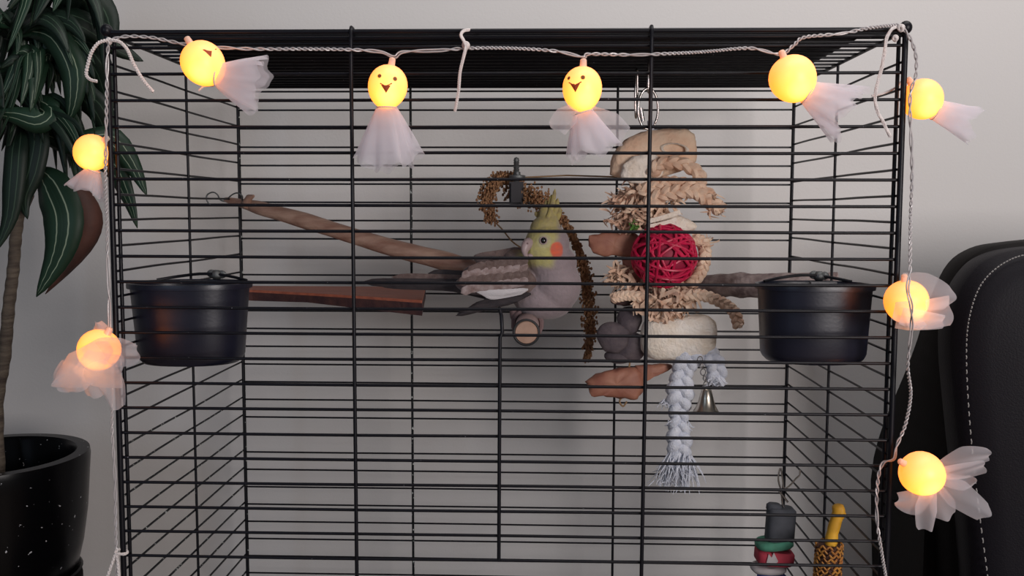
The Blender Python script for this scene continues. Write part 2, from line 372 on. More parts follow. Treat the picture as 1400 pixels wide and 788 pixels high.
cup('food_cup', 176, 344, 386, 494, 190, 333, .070, .105, 'black plastic food cup hooked in the left corner beside the red ledge', -1, 18)
cup('food_cup', 1035, 1192, 388, 492, 1048, 1186, .075, .105, 'black plastic food cup hooked at the right side in front of the grey branch', 1, 22)

# ------------------------------------------------------------------ perches
r = thing('branch_perch', P(480, 325, .3), 'long smooth brown branch perch sloping down from the left cage wall', 'perch')
pts = [P(308, 273, .385), P(330, 278, .372), P(360, 286, .355), P(420, 303, .335), P(480, 322, .315), P(540, 340, .295), P(600, 355, .275), P(655, 370, .258)]
rad = [v*.00098 for v in (3.5, 7, 10.5, 12, 11.5, 12.5, 13.5, 12)]
pp = spline(pts, 60); rr = [rad[min(int(i/59*7), 6)]*(1-(i/59*7) % 1)+rad[min(int(i/59*7)+1, 7)]*((i/59*7) % 1) if i < 59 else rad[7] for i in range(60)]
rr = [a*(1+.10*noise.noise(V((i*.22, 0, 0)))) for i, a in enumerate(rr)]
obj('branch', MB().tube(pp, rr, 14), M['bark'], r)
obj('twig_stub', MB().tube([P(336, 281, .36), P(341, 270, .352), P(347, 268, .348)], [.007, .005, .002], 8), M['bark'], r)
b = MB(); b.tube(spline([P(312, 276, .38), P(302, 274, .39), P(297, 266, .392), P(291, 263, .393), P(284, 266, .394), P(282, 272, .394), P(285, 278, .394)], 30), .0011, 6)
b.tube(spline([P(311, 272, .372), P(318, 266, .365), P(325, 264, .36), P(331, 268, .36), P(331, 274, .365)], 20), .0011, 6)
obj('eye_screw', b, M['dull'], r)

zt = H-.1145
def PZ(px, t, z):
    p = P(px, 400, t); return V((p.x, t, z))
top = [PZ(316, .352, zt), PZ(345, .345, zt), PZ(420, .30, zt), PZ(500, .25, zt), PZ(577, .198, zt), PZ(582, .418, zt), PZ(316, .418, zt)]
rd = thing('wooden_ledge', (top[3].x, .35, zt-.018), 'flat reddish wooden ledge beside the left food cup', 'perch')
b = MB(); b.prism(top, [v-V((0, 0, .0035)) for v in top]); obj('board', b, M['redwood'], rd, False)
t2 = [v-V((0, 0, .0035)) for v in top]; bt = [t2[0]-V((0, 0, .011)), t2[1]-V((0, 0, .0125)), t2[2]-V((0, 0, .010)), t2[3]-V((0, 0, .014)), t2[4]-V((0, 0, .0165)), t2[5]-V((0, 0, .012)), t2[6]-V((0, 0, .012))]
b = MB(); b.prism(t2, bt); obj('bark_edge', b, M['ledgebark'], rd, False)

r = thing('grey_branch_perch', P(1000, 392, .27), 'thick rough grey branch perch behind the right food cup', 'perch')
pts = spline([P(935, 394, .31), P(965, 393, .30), P(1000, 390, .28), P(1040, 391, .265), P(1090, 390, .25), P(1145, 390, .23)], 40)
obj('branch', MB().tube(pts, [.0165*(1+.16*noise.noise(V((i*.3, 4, 0)))) for i in range(40)], 16), M['greybark'], r)

r = thing('dowel_perch', P(720, 455, .115), 'round wooden dowel perch pointing at the camera under the cockatiel', 'perch')
a = P(719.5, 455, .115); rad = .0150
c = V((a.x, D-.004, a.z))
obj('dowel', MB().tube([a+V((0, .001, 0)), c], rad, 28), M['dowelside'], r)
obj('end_face', MB().lathe(a, [(0, -.0015), (rad*.86, -.001), (rad*.93, .001), (rad*.93, .003)], 28, axis=(0, 1, 0)), M['dowel'], r)
obj('rubber_ring', MB().torus(a+V((0, .002, 0)), rad*1.0, .0017, (0, 1, 0)), M['rubber'], r)

# ------------------------------------------------------------------ millet on its clip
r = thing('clip', P(706, 250, .295), 'dark clip with a threaded bolt holding the millet at the back', 'clip')
b = MB(); c = P(706, 264, .295); b.box(c, (9.5*S(.3), .006, 15*S(.3))); b.box(c+V((0, -.008, 0)), (7*S(.3), .003, 13*S(.3))); obj('jaw', b, M['darkplast'], r, False)
b = MB(); a = P(706, 250, .295)
b.lathe(a, [((.0042 if i % 2 else .0034), i*.0016) for i in range(20)]+[(.003, .034), (0, .035)], 12); obj('threaded_bolt', b, M['dull'], r)
b = MB(); b.lathe(P(707, 241, .295), [(.004, -.003), (.0115, -.003), (.0115, .001), (.005, .002), (.0045, .006)], 18); obj('nut', b, M['dull'], r)
b = MB(); b.tube([P(712, 243, .295), P(775, 240, .30), P(842, 242, .31)], .0011, 6); obj('support_wire', b, M['stem'], r)
b = MB(); b.tube([c+V((0, .004, 0)), V((c.x, D+.004, c.z))], .003, 8); obj('clamp_pin', b, M['dull'], r)
def millet(name, path, ts, rads, label, nn, stem_extra=None):
    pts = [P(x, y, t) for (x, y), t in zip(path, ts)]
    r = thing(name, pts[len(pts)//2], label, 'millet spray', None)
    pp = spline(pts, 80); k = len(rads)-1
    obj('stem', MB().tube(pp, .0009, 6), M['stem'], r)
    if stem_extra: obj('bare_stem', MB().tube(spline([P(x, y, ts[-1]) for x, y in stem_extra], 16), .0011, 6), M['stem'], r)
    b = MB()
    for i in range(nn):
        u = R.random(); q = pp[min(int(u*79), 79)]; f = u*k; a = min(int(f), k-1); rr = (rads[a]*(1-(f-a))+rads[a+1]*(f-a))*S(.3)
        clump = .75+.45*math.sin(u*len(path)*14)
        d = V((R.gauss(0, 1), R.gauss(0, 1), R.gauss(0, 1))).normalized()*rr*clump*(R.random()**.4)
        s_ = R.uniform(.0013, .0021); b.ell(q+d, (s_, s_, s_*1.2), nu=5, nv=3)
    tag(obj('seeds', b, M['millet'], r), kind='stuff')
millet('millet_spray', [(702, 243), (688, 243), (676, 250), (667, 264), (667, 282), (672, 300)], [.32, .315, .31, .31, .31, .31], [9, 10, 10, 13, 14, 11, 10], 'short brown millet spray looping left of the clip', 1500, [(672, 300), (685, 312), (700, 330), (714, 340)])
millet('millet_spray', [(700, 262), (722, 268), (745, 280), (765, 298), (782, 322), (794, 352), (801, 385), (805, 420), (806, 455), (803, 492)], [.32, .30, .29, .285, .285, .285, .285, .285, .285, .285],
       [16, 21, 18, 9, 6, 6, 10, 12, 12, 11, 6], 'long brown millet spray hanging down behind and right of the cockatiel', 3300)
for k_, pth in enumerate(([(752, 288), (768, 296), (772, 312), (785, 318)], [(748, 292), (760, 308), (776, 312), (792, 322)])):
    pass

# ------------------------------------------------------------------ cockatiel
BT = .205; s1 = S(BT)
bird = thing('cockatiel', P(720, 437, BT), 'grey-mauve cockatiel with yellow face, orange cheek and crest perched on the dowel', 'bird')
ells = [  # px, py, depth offset(px), radii px, tilt deg
    (748, 334, -2, (31, 28, 29), 0), (741, 342, -8, (26, 22, 23), 0), (745, 311, 0, (21, 18, 17), 20), (754, 360, 0, (35, 32, 28), 0),
    (760, 390, 0, (35, 35, 38), -6), (742, 408, 2, (43, 33, 29), -8), (710, 386, 6, (52, 32, 30), -18), (675, 385, 8, (46, 24, 23), -14), (655, 391, 10, (34, 16, 13), -6),
    (716, 362, 10, (30, 22, 20), -25), (684, 362, 16, (40, 15, 12), -16), (749, 296, 1, (12, 10, 17), 18)]
b = MB()
for px, py, dy, rr, tl in ells:
    b.ell(P(px, py, BT+dy*s1), tuple(v*s1 for v in rr), Matrix.Rotation(math.radians(-tl), 3, 'Y'), 20, 14)
body = obj('body', b, M['bird'], bird)
md = body.modifiers.new('r', 'REMESH'); md.mode = 'VOXEL'; md.voxel_size = .0014
ms = body.modifiers.new('s', 'SMOOTH'); ms.factor = .5; ms.iterations = 9
dg = bpy.context.evaluated_depsgraph_get(); nm = bpy.data.meshes.new_from_object(body.evaluated_get(dg))
body.modifiers.clear(); body.data = nm; nm.materials.clear(); nm.materials.append(M['bird'])
for p in nm.polygons: p.use_smooth = True
col = nm.color_attributes.new('Col', 'FLOAT_COLOR', 'POINT')
def sm(a, b_, x): 
    t = max(0, min(1, (x-a)/(b_-a))); return t*t*(3-2*t)
def mix(a, c, f): return tuple(a[i]*(1-f)+c[i]*f for i in range(3))
o0 = bird.location; hc = P(748, 334, BT)-o0; ccen = P(761, 342, BT-.026)-o0
for i, v in enumerate(nm.vertices):
    p = v.co; x = (p.x-hc.x)/s1; z = (p.z-hc.z)/s1; y_ = (p.y-hc.y)/s1      # head-centred px: x right, z up
    jit = noise.noise(p*180)*4
    c = (.31, .25, .265)
    c = mix(c, (.19, .135, .125), sm(-12, -30, x+jit)*sm(-75, -45, z))             # back and wings browner
    c = mix(c, (.27, .24, .27), sm(20, 42, x)*sm(-60, 10, z)*.5)
    fy = sm(18+z*.10, 6+z*.10, x+jit*.6)*sm(-34, -24, z+jit*.5)*sm(-46, -30, x)
    c = mix(c, (.50, .46, .17), fy)
    c = mix(c, (.33, .20, .08), sm(-20, -33, x)*sm(-16, -4, z)*.8)
    if z > 10: c = mix(c, (.40, .33, .12), sm(24, 8, x+jit)*.7*sm(8, 22, z))
    dc = math.sqrt(((p.x-ccen.x)/s1/8.5)**2+((p.z-ccen.z)/s1/11)**2)
    if abs(y_) > 10: c = mix(c, (.72, .12, .05), sm(1.15, .85, dc+jit*.02))
    dn = math.hypot(x+4, (z-5)) 
    if y_ < 0: c = mix(c, (.55, .52, .30), sm(11, 8, dn)*.7)
    col.data[i].color = (*c, 1)
def surf_y(px, py):
    "front surface of the body at a photo position (bird-local y)"
    d = (P(px, py, 1)-CAM).normalized(); o = CAM-o0
    from mathutils.bvhtree import BVHTree
    global _bvh
    if '_bvh' not in globals(): _bvh = BVHTree.FromPolygons([v.co for v in nm.vertices], [tuple(p.vertices) for p in nm.polygons])
    h = _bvh.ray_cast(o, d); return (h[0]+o0, h[1]) if h[0] else (P(px, py, BT), V((0, -1, 0)))
q, nn_ = surf_y(743, 329)
obj('eye', MB().ell(q-nn_*.0012, (.0042, .0042, .0042)), M['eye'], bird)
obj('eye_ring', MB().torus(q+nn_*.0002, .0045, .0008, nn_), M['beak'], bird)
# beak : curved hooked bill pointing down-left
q, nn_ = surf_y(722, 338)
b = MB(); k = 12; bp = spline([q+V((.003, .003, .006)), q+V((-.002, -.003, .002)), q+V((-.004, -.006, -.006)), q+V((-.001, -.005, -.014))], k)
b.tube(bp, [.0062, .0073, .0078, .0078, .0074, .0068, .006, .0052, .0043, .0033, .0022, .0008], 12, flat=.8); obj('beak', b, M['beak'], bird)
obj('lower_beak', MB().ell(q+V((.0025, -.001, -.012)), (.005, .005, .0042)), M['beak'], bird)
b = MB(); b.ell(q+V((-.0008, -.008, .0045)), .0014).ell(q+V((-.0055, -.003, .004)), .0014); obj('nostril', b, M['foot'], bird)
def feather(name, a, c, wid, m, bend=0, dy=0, parent=bird, rach=True):
    "feather from base to tip; a, c = (px, py, t)"
    a = P(*a); c = P(*c); L = (c-a).length; k = 12; T = (c-a).normalized(); sd = V((0, 1, 0)).cross(T).normalized(); b = MB(); vs = []; fs = []
    for i in range(k):
        u = i/(k-1); ww = wid*s1/2*(min(1, u*5+.25))*(1-max(0, (u-.72)/.28)**2.2)**.5 if u < 1 else .0002
        p = a.lerp(c, u)+sd*bend*s1*math.sin(u*math.pi)
        for j, e in enumerate((-1, -.5, 0, .5, 1)):
            vs.append(p+sd*ww*e+V((0, -.0012*(1-e*e)*(1 if ww > .001 else .5), 0)))
    n_ = len(vs); vs += [v+V((0, .0006, 0)) for v in vs]
    for i in range(k-1):
        for j in range(4):
            q0 = i*5+j; fs.append((q0, q0+1, q0+6, q0+5)); fs.append((n_+q0, n_+q0+5, n_+q0+6, n_+q0+1))
        fs.append((i*5, i*5+5, n_+i*5+5, n_+i*5)); fs.append((i*5+4, n_+i*5+4, n_+i*5+9, i*5+9))
    fs.append((0, n_, n_+1, 1)); b.add(vs, fs)
    return obj(name, b, m, parent)
bt = BT
# tail
for a, c, w_, m_ in (((668, 389, bt+.010), (493, 386, bt+.035), 13, 'fthr_dark'), ((668, 393, bt+.008), (512, 388, bt+.033), 14, 'fthr_dark'), ((672, 384, bt+.012), (535, 379, bt+.035), 13, 'fthr_brown'),
                     ((672, 397, bt+.006), (560, 386, bt+.03), 15, 'fthr_dark'), ((680, 405, bt+.002), (592, 385, bt+.022), 16, 'fthr_dark'), ((676, 380, bt+.016), (585, 374, bt+.03), 14, 'fthr_dark')):
    feather('tail_feather', a, c, w_, M[m_])
# near wing
f_ = bt-.030
wing = MB(); 
wing.ell(P(690, 382, bt-.018), (46*s1, .012, 25*s1), Matrix.Rotation(math.radians(14), 3, 'Y'), 24, 14)
wing_o = obj('wing', wing, M['fthr_brown'], bird)
for i in range(9):        # primaries, dark
    u = i/8
    feather('primary_feather', (726-u*16, 402+u*9, f_-.003-.0006*i), (655-u*34+R.uniform(-3, 3), 414+u*18, f_+.008-.0006*i), 10-u*3, M['fthr_dark'], 1, parent=wing_o)
for i in range(5):        # white bar
    feather('white_wing_feather', (722-i*6, 396+i*1.2, f_-.0065-.0003*i), (664-i*4, 407-i*2.6, f_-.002), 9, M['fthr_white'], -1, parent=wing_o)
for row, (yy, x0, x1, m_) in enumerate(((388, 645, 722, 'fthr_pale'), (378, 640, 724, 'fthr_brown'), (368, 646, 722, 'fthr_pale'), (360, 655, 722, 'fthr_brown'))):
    nf = 7
    for i in range(nf):
        x = x0+(x1-x0)*(i+1)/nf; yb = yy-(x-x0)*.10+6
        feather('covert_feather', (x, yb-4, f_-.007-row*.0010-.0004*i), (x-26, yb+6+R.uniform(-2, 2), f_-.003-row*.0010), 12, M[m_ if i % 2 else ('fthr_brown' if R.random() < .35 else m_)], 0, parent=wing_o)
# far wing edge
for i in range(4): feather('scapular_feather', (716-i*5, 341+i*4, bt+.004+i*.001), (648+i*3, 352+i*5, bt+.014), 12, M['fthr_brown'], -1.5)
# crest
for i, (tx, ty, w_) in enumerate(((759, 258, 6), (754, 266, 8), (763, 271, 8), (747, 273, 9), (739, 282, 9), (731, 290, 9), (766, 282, 9), (758, 276, 10), (750, 282, 10))):
    feather('crest_feather', (742+i*1.2, 314, bt-.014+i*.004), (tx, ty, bt-.004+i*.002), w_, M['fthr_yellow'], 3)
# feet
for fx, fy, dx in ((702, 436, -1), (738, 438, 1)):
    q = P(fx, fy, BT)
    b = MB(); cx = P(719.5, 455, .115).x; cz = P(719.5, 455, .115).z
    b.tube([q+V((0, 0, .012)), q+V((0, 0, .002)), q+V((-dx*.002, 0, -.003))], [.0055, .0042, .0035], 8)
    for j, yo in enumerate((-.010, -.001, .009)):
        pts = []
        for g in range(7):
            an = math.radians(62-g*24) if dx > 0 else math.radians(118+g*24)
            pts.append(V((cx+(rad_d:=.0185)*math.cos(an), BT+yo*min(1, .3+g*.2), cz+rad_d*math.sin(an))))
        b.tube(pts, [.0034, .0034, .0031, .003, .0027, .002, .0008], 7)
    obj('foot', b, M['foot'], bird)

# ------------------------------------------------------------------ big shredding toy
TT = .20; s2 = S(TT)
def Q(px, py, dy=0): return P(px, py, TT+dy)
toy = thing('hanging_toy', Q(900, 350), 'large hanging shredding toy of loofah, husk braids, rope and a magenta ball', 'bird toy')
b = MB(); b.tube([Q(889, 165), Q(895, 230), Q(900, 330), Q(905, 420), Q(925, 500), Q(930, 560)], .004, 8); obj('core_rope', b, M['rope'], toy)
def link_ring(cx, cy, wx, hz, dy, ax, rr=.0014, top=0):
    pts = [Q(cx, cy, dy)+V((math.cos(a)*wx*s2*math.cos(ax), math.cos(a)*wx*s2*math.sin(ax), math.sin(a)*hz*s2)) for a in [2*math.pi*i/28 for i in range(29)]]
    return MB().tube(pts, rr, 8, cap=False)
obj('steel_link', link_ring(870, 128, 5, 32, .0, 1.2, .0016), M['steel'], toy)
obj('steel_link', link_ring(886, 149, 14, 27, -.002, .2, .0016), M['steel'], toy)
obj('steel_link', link_ring(887, 104, 3, 22, .0, 1.3, .0016), M['steel'], toy)
obj('link_sleeve', MB().tube([Q(876, 148), Q(878, 160), Q(879, 166)], .0028, 10), M['steel'], toy)
def puck(name, poly, th, m, dy=0, disp=.10, seed=0):
    "thick soft slice with the given outline"
    pts = [Q(x, y, dy) for x, y in poly]; c = sum(pts, V())/len(pts); n = 40; cl = spline(pts+[pts[0]], n+1)[:-1]; b = MB(); vs = []; fs = []
    rings = [(.0, -1), (.45, -.98), (.8, -.85), (.95, -.55), (1, 0), (.95, .55), (.8, .85), (.45, .98), (0, 1)]
    for g, (rr, yy) in enumerate(rings):
        for p in cl:
            q = c+(p-c)*rr+V((0, yy*th, 0)); d = noise.noise(q*90+V((seed, 0, 0)))+.6*noise.noise(q*220+V((seed, 5, 0)))
            q += (q-c).normalized()*d*disp*.02 if (q-c).length > 1e-4 else V(); vs.append(q)
    for i in range(len(rings)-1):
        for j in range(n): fs.append((i*n+j, i*n+(j+1) % n, (i+1)*n+(j+1) % n, (i+1)*n+j))
    b.add(vs, fs); return obj(name, b, m, toy)
def tuft(cx, cy, rx, ry, n, L, wpx, dy=0, down=.4, b=None, dirx=0):
    b = b or MB()
    for i in range(n):
        a = R.uniform(0, 6.28); q = Q(cx+math.cos(a)*rx*R.random(), cy+math.sin(a)*ry*R.random(), dy+R.uniform(-.008, .008))
        d = V((R.gauss(dirx, .8), R.gauss(0, .4), R.gauss(-down, .6))).normalized()*L*s2*R.uniform(.5, 1.1)
        bend = V((R.gauss(0, 1), R.gauss(0, 1), R.gauss(0, 1)))*L*s2*.25
        b.strip(spline([q, q+d*.5+bend, q+d], 6), [wpx*s2*v for v in (.6, 1, 1, .9, .6, .2)], V((R.gauss(0, 1), R.gauss(0, .4), R.gauss(0, 1))), .0005)
    return b
puck('loofah_slice', [(834, 239), (835, 219), (843, 203), (859, 188), (889, 178), (920, 176), (940, 178), (950, 190), (952, 207), (946, 226), (915, 240), (870, 250)], .016, M['loofah_tan'], .004, .12)
puck('loofah_slice', [(848, 245), (850, 228), (866, 214), (890, 208), (905, 220), (905, 240), (880, 252)], .007, M['loofah_white'], -.016, .14, 3)
obj('loofah_ring', MB().torus(Q(922, 204, -.013), 17*s2, 2.6*s2, (.1, 1, 0), 28, 8, sx=1, sz=.42), M['loofah_white'], toy)
b = MB(); b.braid([Q(893, 238, -.024), Q(900, 226, -.026), Q(918, 222, -.026), Q(938, 226, -.024), Q(955, 238, -.02), Q(957, 250, -.018)], 5*s2, 5*s2, 2.4); obj('husk_braid', b, M['husk'], toy)
b = MB(); b.braid([Q(880, 285, -.022), Q(900, 268, -.024), Q(925, 262, -.026), Q(950, 262, -.024), Q(968, 274, -.022), Q(985, 287, -.02)], 6*s2, 5.2*s2, 3.4); obj('husk_braid', b, M['husk'], toy)
b = MB(); b.braid([Q(875, 262, -.02), Q(900, 252, -.022), Q(925, 250, -.022), Q(952, 256, -.02), Q(975, 270, -.018)], 5*s2, 4.4*s2, 3); obj('husk_braid', b, M['husk'], toy)
tag(obj('husk_shreds', tuft(866, 270, 26, 16, 120, 26, 5, -.004), M['huskbrown'], toy), kind='stuff')
tag(obj('pale_husk_shreds', tuft(890, 272, 44, 22, 130, 24, 5, -.008), M['husk'], toy), kind='stuff')
tag(obj('husk_shreds', tuft(858, 298, 22, 12, 90, 22, 4, -.004), M['huskbrown'], toy), kind='stuff')
tag(obj('pale_husk_shreds', tuft(880, 296, 24, 12, 80, 22, 4, -.012), M['husk'], toy), kind='stuff')
tag(obj('braid_ends', tuft(972, 280, 10, 8, 30, 18, 2.5, -.018, dirx=.8), M['husk'], toy), kind='stuff')
tag(obj('green_shreds', tuft(866, 310, 6, 6, 26, 7, 3, -.026), M['green'], toy), kind='stuff')
puck('loofah_slice', [(893, 313), (898, 302), (918, 294), (938, 298), (953, 310), (940, 317), (915, 318)], .014, M['loofah_white'], -.008, .08, 7)
b = MB(); b.strip(spline([Q(885, 303, -.028), Q(905, 298, -.03), Q(930, 290, -.028)], 8), 6*s2, thick=.001); b.strip(spline([Q(884, 310, -.03), Q(905, 306, -.031), Q(925, 300, -.028)], 8), 5*s2, thick=.001); obj('husk_strip', b, M['loofah_white'], toy)
puck('hide_piece', [(805, 322), (825, 318), (850, 316), (872, 322), (876, 345), (858, 352), (838, 350), (818, 350), (806, 338)], .006, M['leatherbrown'], .004, .12, 4)
puck('hide_piece', [(850, 355), (872, 352), (885, 372), (900, 392), (880, 398), (858, 388)], .006, M['leatherbrown'], .004, .12, 5)
# vine ball
bc = Q(908, 350, -.022); br = 43*s2
obj('vine_ball', MB().ell(bc, br*.90, nu=24, nv=16), M['magenta_in'], toy)
vb = toy.children[-1]
for i in range(26):
    ax = V((R.gauss(0, 1), R.gauss(0, .7), R.gauss(0, 1))).normalized(); off = R.uniform(-.35, .35)
    rr = br*math.sqrt(1-off*off)*R.uniform(.955, 1.0)
    obj('vine_strand', MB().torus(bc+ax*off*br*.96, rr, .0019, ax, 40, 6, flat=.9), M['magenta'], vb)
b = MB(); b.braid([Q(948, 326, -.014), Q(960, 332, -.014), Q(964, 350, -.014), Q(958, 372, -.014), Q(944, 390, -.016)], 5*s2, 4.4*s2, 4); obj('husk_braid', b, M['husk'], toy)
tag(obj('braid_ends', tuft(966, 332, 5, 5, 14, 14, 2.5, -.014, down=-.6), M['husk'], toy), kind='stuff')
tag(obj('pale_husk_shreds', tuft(845, 376, 14, 13, 70, 18, 4, -.004), M['husk'], toy), kind='stuff')
tag(obj('husk_shreds', tuft(905, 392, 44, 12, 130, 22, 5, -.006), M['huskbrown'], toy), kind='stuff')
tag(obj('pale_husk_shreds', tuft(912, 412, 38, 16, 150, 24, 6, -.016), M['husk'], toy), kind='stuff')
tag(obj('husk_shreds', tuft(905, 425, 26, 8, 40, 20, 6, -.022), M['huskbrown'], toy), kind='stuff')
b = MB(); b.braid([Q(935, 404, -.022), Q(960, 404, -.022), Q(985, 413, -.02), Q(1003, 426, -.02), Q(1010, 446, -.02)], 4.6*s2, 4.2*s2, 4); obj('husk_braid', b, M['husk'], toy)
b = MB(); b.braid([Q(838, 408, -.018), Q(860, 404, -.02), Q(890, 410, -.022)], 4*s2, 4*s2, 3); obj('husk_braid', b, M['husk'], toy)
puck('dark_hide_piece', [(835, 402), (850, 396), (878, 398), (884, 416), (850, 418), (836, 414)], .008, M['leatherdark'], .004, .1, 6)
puck('loofah_slice', [(876, 455), (882, 438), (905, 434), (935, 432), (962, 430), (978, 442), (980, 462), (972, 482), (935, 490), (900, 492), (878, 482)], .020, M['loofah_white'], -.008, .08, 9)
for px, py, rx, rz, dy in ((860, 438, 17, 20, .004), (838, 462, 22, 22, -.004), (862, 474, 24, 20, .006), (846, 488, 20, 10, .008)):
    obj('pumice_disc', MB().ell(Q(px, py, dy), (rx*s2, .011, rz*s2), nu=28, nv=18, disp=.14, dscale=80, seed=px), M['pumice'], toy)
puck('bark_chunk', [(801, 522), (812, 514), (826, 508), (848, 504), (872, 504), (880, 520), (876, 540), (862, 546), (830, 541), (808, 541)], .011, M['leatherbrown'], 0, .16, 11)
puck('bark_chunk', [(868, 500), (890, 498), (917, 498), (914, 507), (896, 514), (878, 524), (870, 516)], .008, M['leatherbrown'], .003, .1, 12)
obj('chunk_string', MB().tube(spline([Q(862, 490, .004), Q(858, 515, .004), Q(852, 540, .0), Q(847, 549, 0), Q(852, 556, 0), Q(857, 549, 0)], 20), .0012, 6), M['stem'], toy)
b = MB()
b.braid([Q(946, 478, -.012), Q(934, 505, -.014), Q(929, 545, -.014), Q(928, 590, -.014), Q(930, 630, -.014)], lambda u: (11-2*u+1.6*math.sin(u*17))*s2, 8.2*s2, 3.7, n=9)
obj('cotton_rope', b, M['rope'], toy)
b = MB(); b.braid([Q(955, 478, -.01), Q(972, 488, -.012), Q(980, 505, -.012), Q(978, 522, -.012)], 8*s2, 6.5*s2, 1.4, n=8); obj('rope_tassel', b, M['rope'], toy)
def fray(cx, cy, w_, n, L, b, sx=.5, up=-1, r=.0009):
    for i in range(n):
        q = Q(cx+R.uniform(-w_, w_), cy+R.uniform(-4, 4), -.014+R.uniform(-.008, .008)); d = V((R.gauss(0, sx), R.gauss(0, .3), up*R.uniform(.6, 1))).normalized()*L*s2*R.uniform(.5, 1.1)
        bd = V((R.gauss(0, 1), 0, R.gauss(0, 1)))*.0025
        b.tube(spline([q, q+d*.5+bd, q+d-bd*.4], 6), [r, r, r, r*.9, r*.7, r*.4], 5)
b = MB(); fray(929, 618, 13, 230, 52, b, .26); fray(912, 655, 6, 20, 14, b, 1.5); fray(928, 575, 14, 26, 14, b, 1.2); fray(915, 548, 8, 22, 16, b, 1.5); fray(978, 515, 8, 26, 16, b, .6)
tag(obj('frayed_threads', b, M['rope'], toy), kind='stuff')
bl = Q(966, 530, -.03)
b = MB(); b.lathe(bl, [(0, .002), (.004, .0), (.0065, -.004), (.0085, -.012), (.0105, -.020), (.0135, -.0265), (.0158, -.030), (.0160, -.031), (.0135, -.029), (.009, -.018), (.004, -.004), (0, -.002)], 28); 
bo = obj('bell', b, M['bell'], toy); obj('clapper', MB().ell(bl-V((0, 0, .026)), .004), M['bell'], bo)
b = MB()
for i in range(5): b.torus(Q(957+i*2.1, 492+i*8.5, -.028), .0042, .0008, (1, .25, 0) if i % 2 else (.1, 1, 0), 14, 6, sx=.75)
obj('bell_chain', b, M['steel'], toy)

# ------------------------------------------------------------------ stacked block toy and corn toy, bottom right
TT = .19; s2 = S(TT)
toy = thing('block_toy', Q(1060, 740), 'toy of stacked grey, green, pink and blue blocks on a wire hook', 'bird toy')
def blk(name, x0, x1, y0, y1, dep, m, tilt=0, sup=3.2, bev=.003, seed=0):
    c = Q((x0+x1)/2, y1); h = (y1-y0)*s2; rx = (x1-x0)/2*s2; rot = V((math.sin(tilt), 0, math.cos(tilt)))
    o = obj(name, MB().lathe(c, [(rx*.5, 0), (rx-bev, 0), (rx, bev), (rx, h-bev), (rx-bev, h), (rx*.5, h)], 32, axis=rot, sup=sup, sy=dep), m, toy); return o
blk('grey_block', 1046, 1084, 692, 740, .8, M['feltgrey'], .05, 4); blk('green_disc', 1033, 1084, 737, 748, .8, M['feltgreen'], -.10)
blk('grey_block', 1047, 1068, 688, 700, .8, M['feltgrey'], .1, 3)
blk('pink_block', 1032, 1083, 750, 769, .8, M['feltpink'], .06, 4.5); blk('white_disc', 1026, 1074, 772, 781, .8, M['feltwhite'], 0); blk('blue_block', 1034, 1074, 783, 812, .8, M['feltblue'], .05)
b = MB(); b.prism([Q(x, y, -.0205) for x, y in ((1048, 770), (1051, 758), (1055, 763), (1058, 756), (1062, 764), (1064, 768), (1061, 772))], [Q(x, y, -.0165) for x, y in ((1048, 770), (1051, 758), (1055, 763), (1058, 756), (1062, 764), (1064, 768), (1061, 772))]); obj('white_splash', b, M['feltwhite'], toy, False)
b = MB(); b.tube(spline([Q(1076, 700), Q(1070, 690), Q(1068, 672), Q(1064, 655), Q(1067, 640), Q(1070, 655), Q(1072, 668), Q(1080, 664), Q(1088, 655), Q(1093, 650), Q(1094, 643)], 50), .0011, 6)
b.tube(spline([Q(1065, 672, -.004), Q(1071, 679, -.004), Q(1077, 687, -.004)], 8), .0013, 6); obj('wire_hook', b, M['steel'], toy)
TT = .12; s2 = S(TT)
toy = thing('woven_stick_toy', Q(1133, 770), 'orange and black woven cylinder toy topped by a yellow stick', 'bird toy')
obj('inner_core', MB().tube([Q(1129, 818), Q(1134, 745)], 15.5*s2, 20), M['cob_b'], toy)
b = MB(); bd = MB(); c0 = Q(1129, 818); c1 = Q(1134, 742)
for g in range(14):
    for j in range(24):
        a = 2*math.pi*(j+.5*(g % 2))/24; c = c0.lerp(c1, (g+.5)/14); rr = 17.2*s2
        q = c+V((math.cos(a)*rr, math.sin(a)*rr, 0)); tn = V((-math.sin(a), math.cos(a), 0)); e = tn*.0022+V((0, 0, .0022*(1 if (g+j) % 2 else -1)))
        (b if (g*7+j*3) % 5 else bd).tube([q-e, q+V((math.cos(a), math.sin(a), 0))*.0008, q+e], [.0009, .0014, .0009], 5)
tag(obj('orange_weave', b, M['cob_a'], toy), kind='stuff'); tag(obj('dark_weave', bd, M['cob_b'], toy), kind='stuff')
b = MB(); b.tube(spline([Q(1135, 752), Q(1138, 730), Q(1143, 712), Q(1146, 700), Q(1145, 690)], 16), [.0072*(1+.14*noise.noise(V((i*.6, 0, 9)))) for i in range(15)]+[.0035], 12)
b.ell(Q(1149, 701, -.002), (.006, .006, .010), nu=10, nv=8).ell(Q(1153, 703), (.0035, .0035, .003), nu=8, nv=6); obj('yellow_stick', b, M['yellow'], toy)

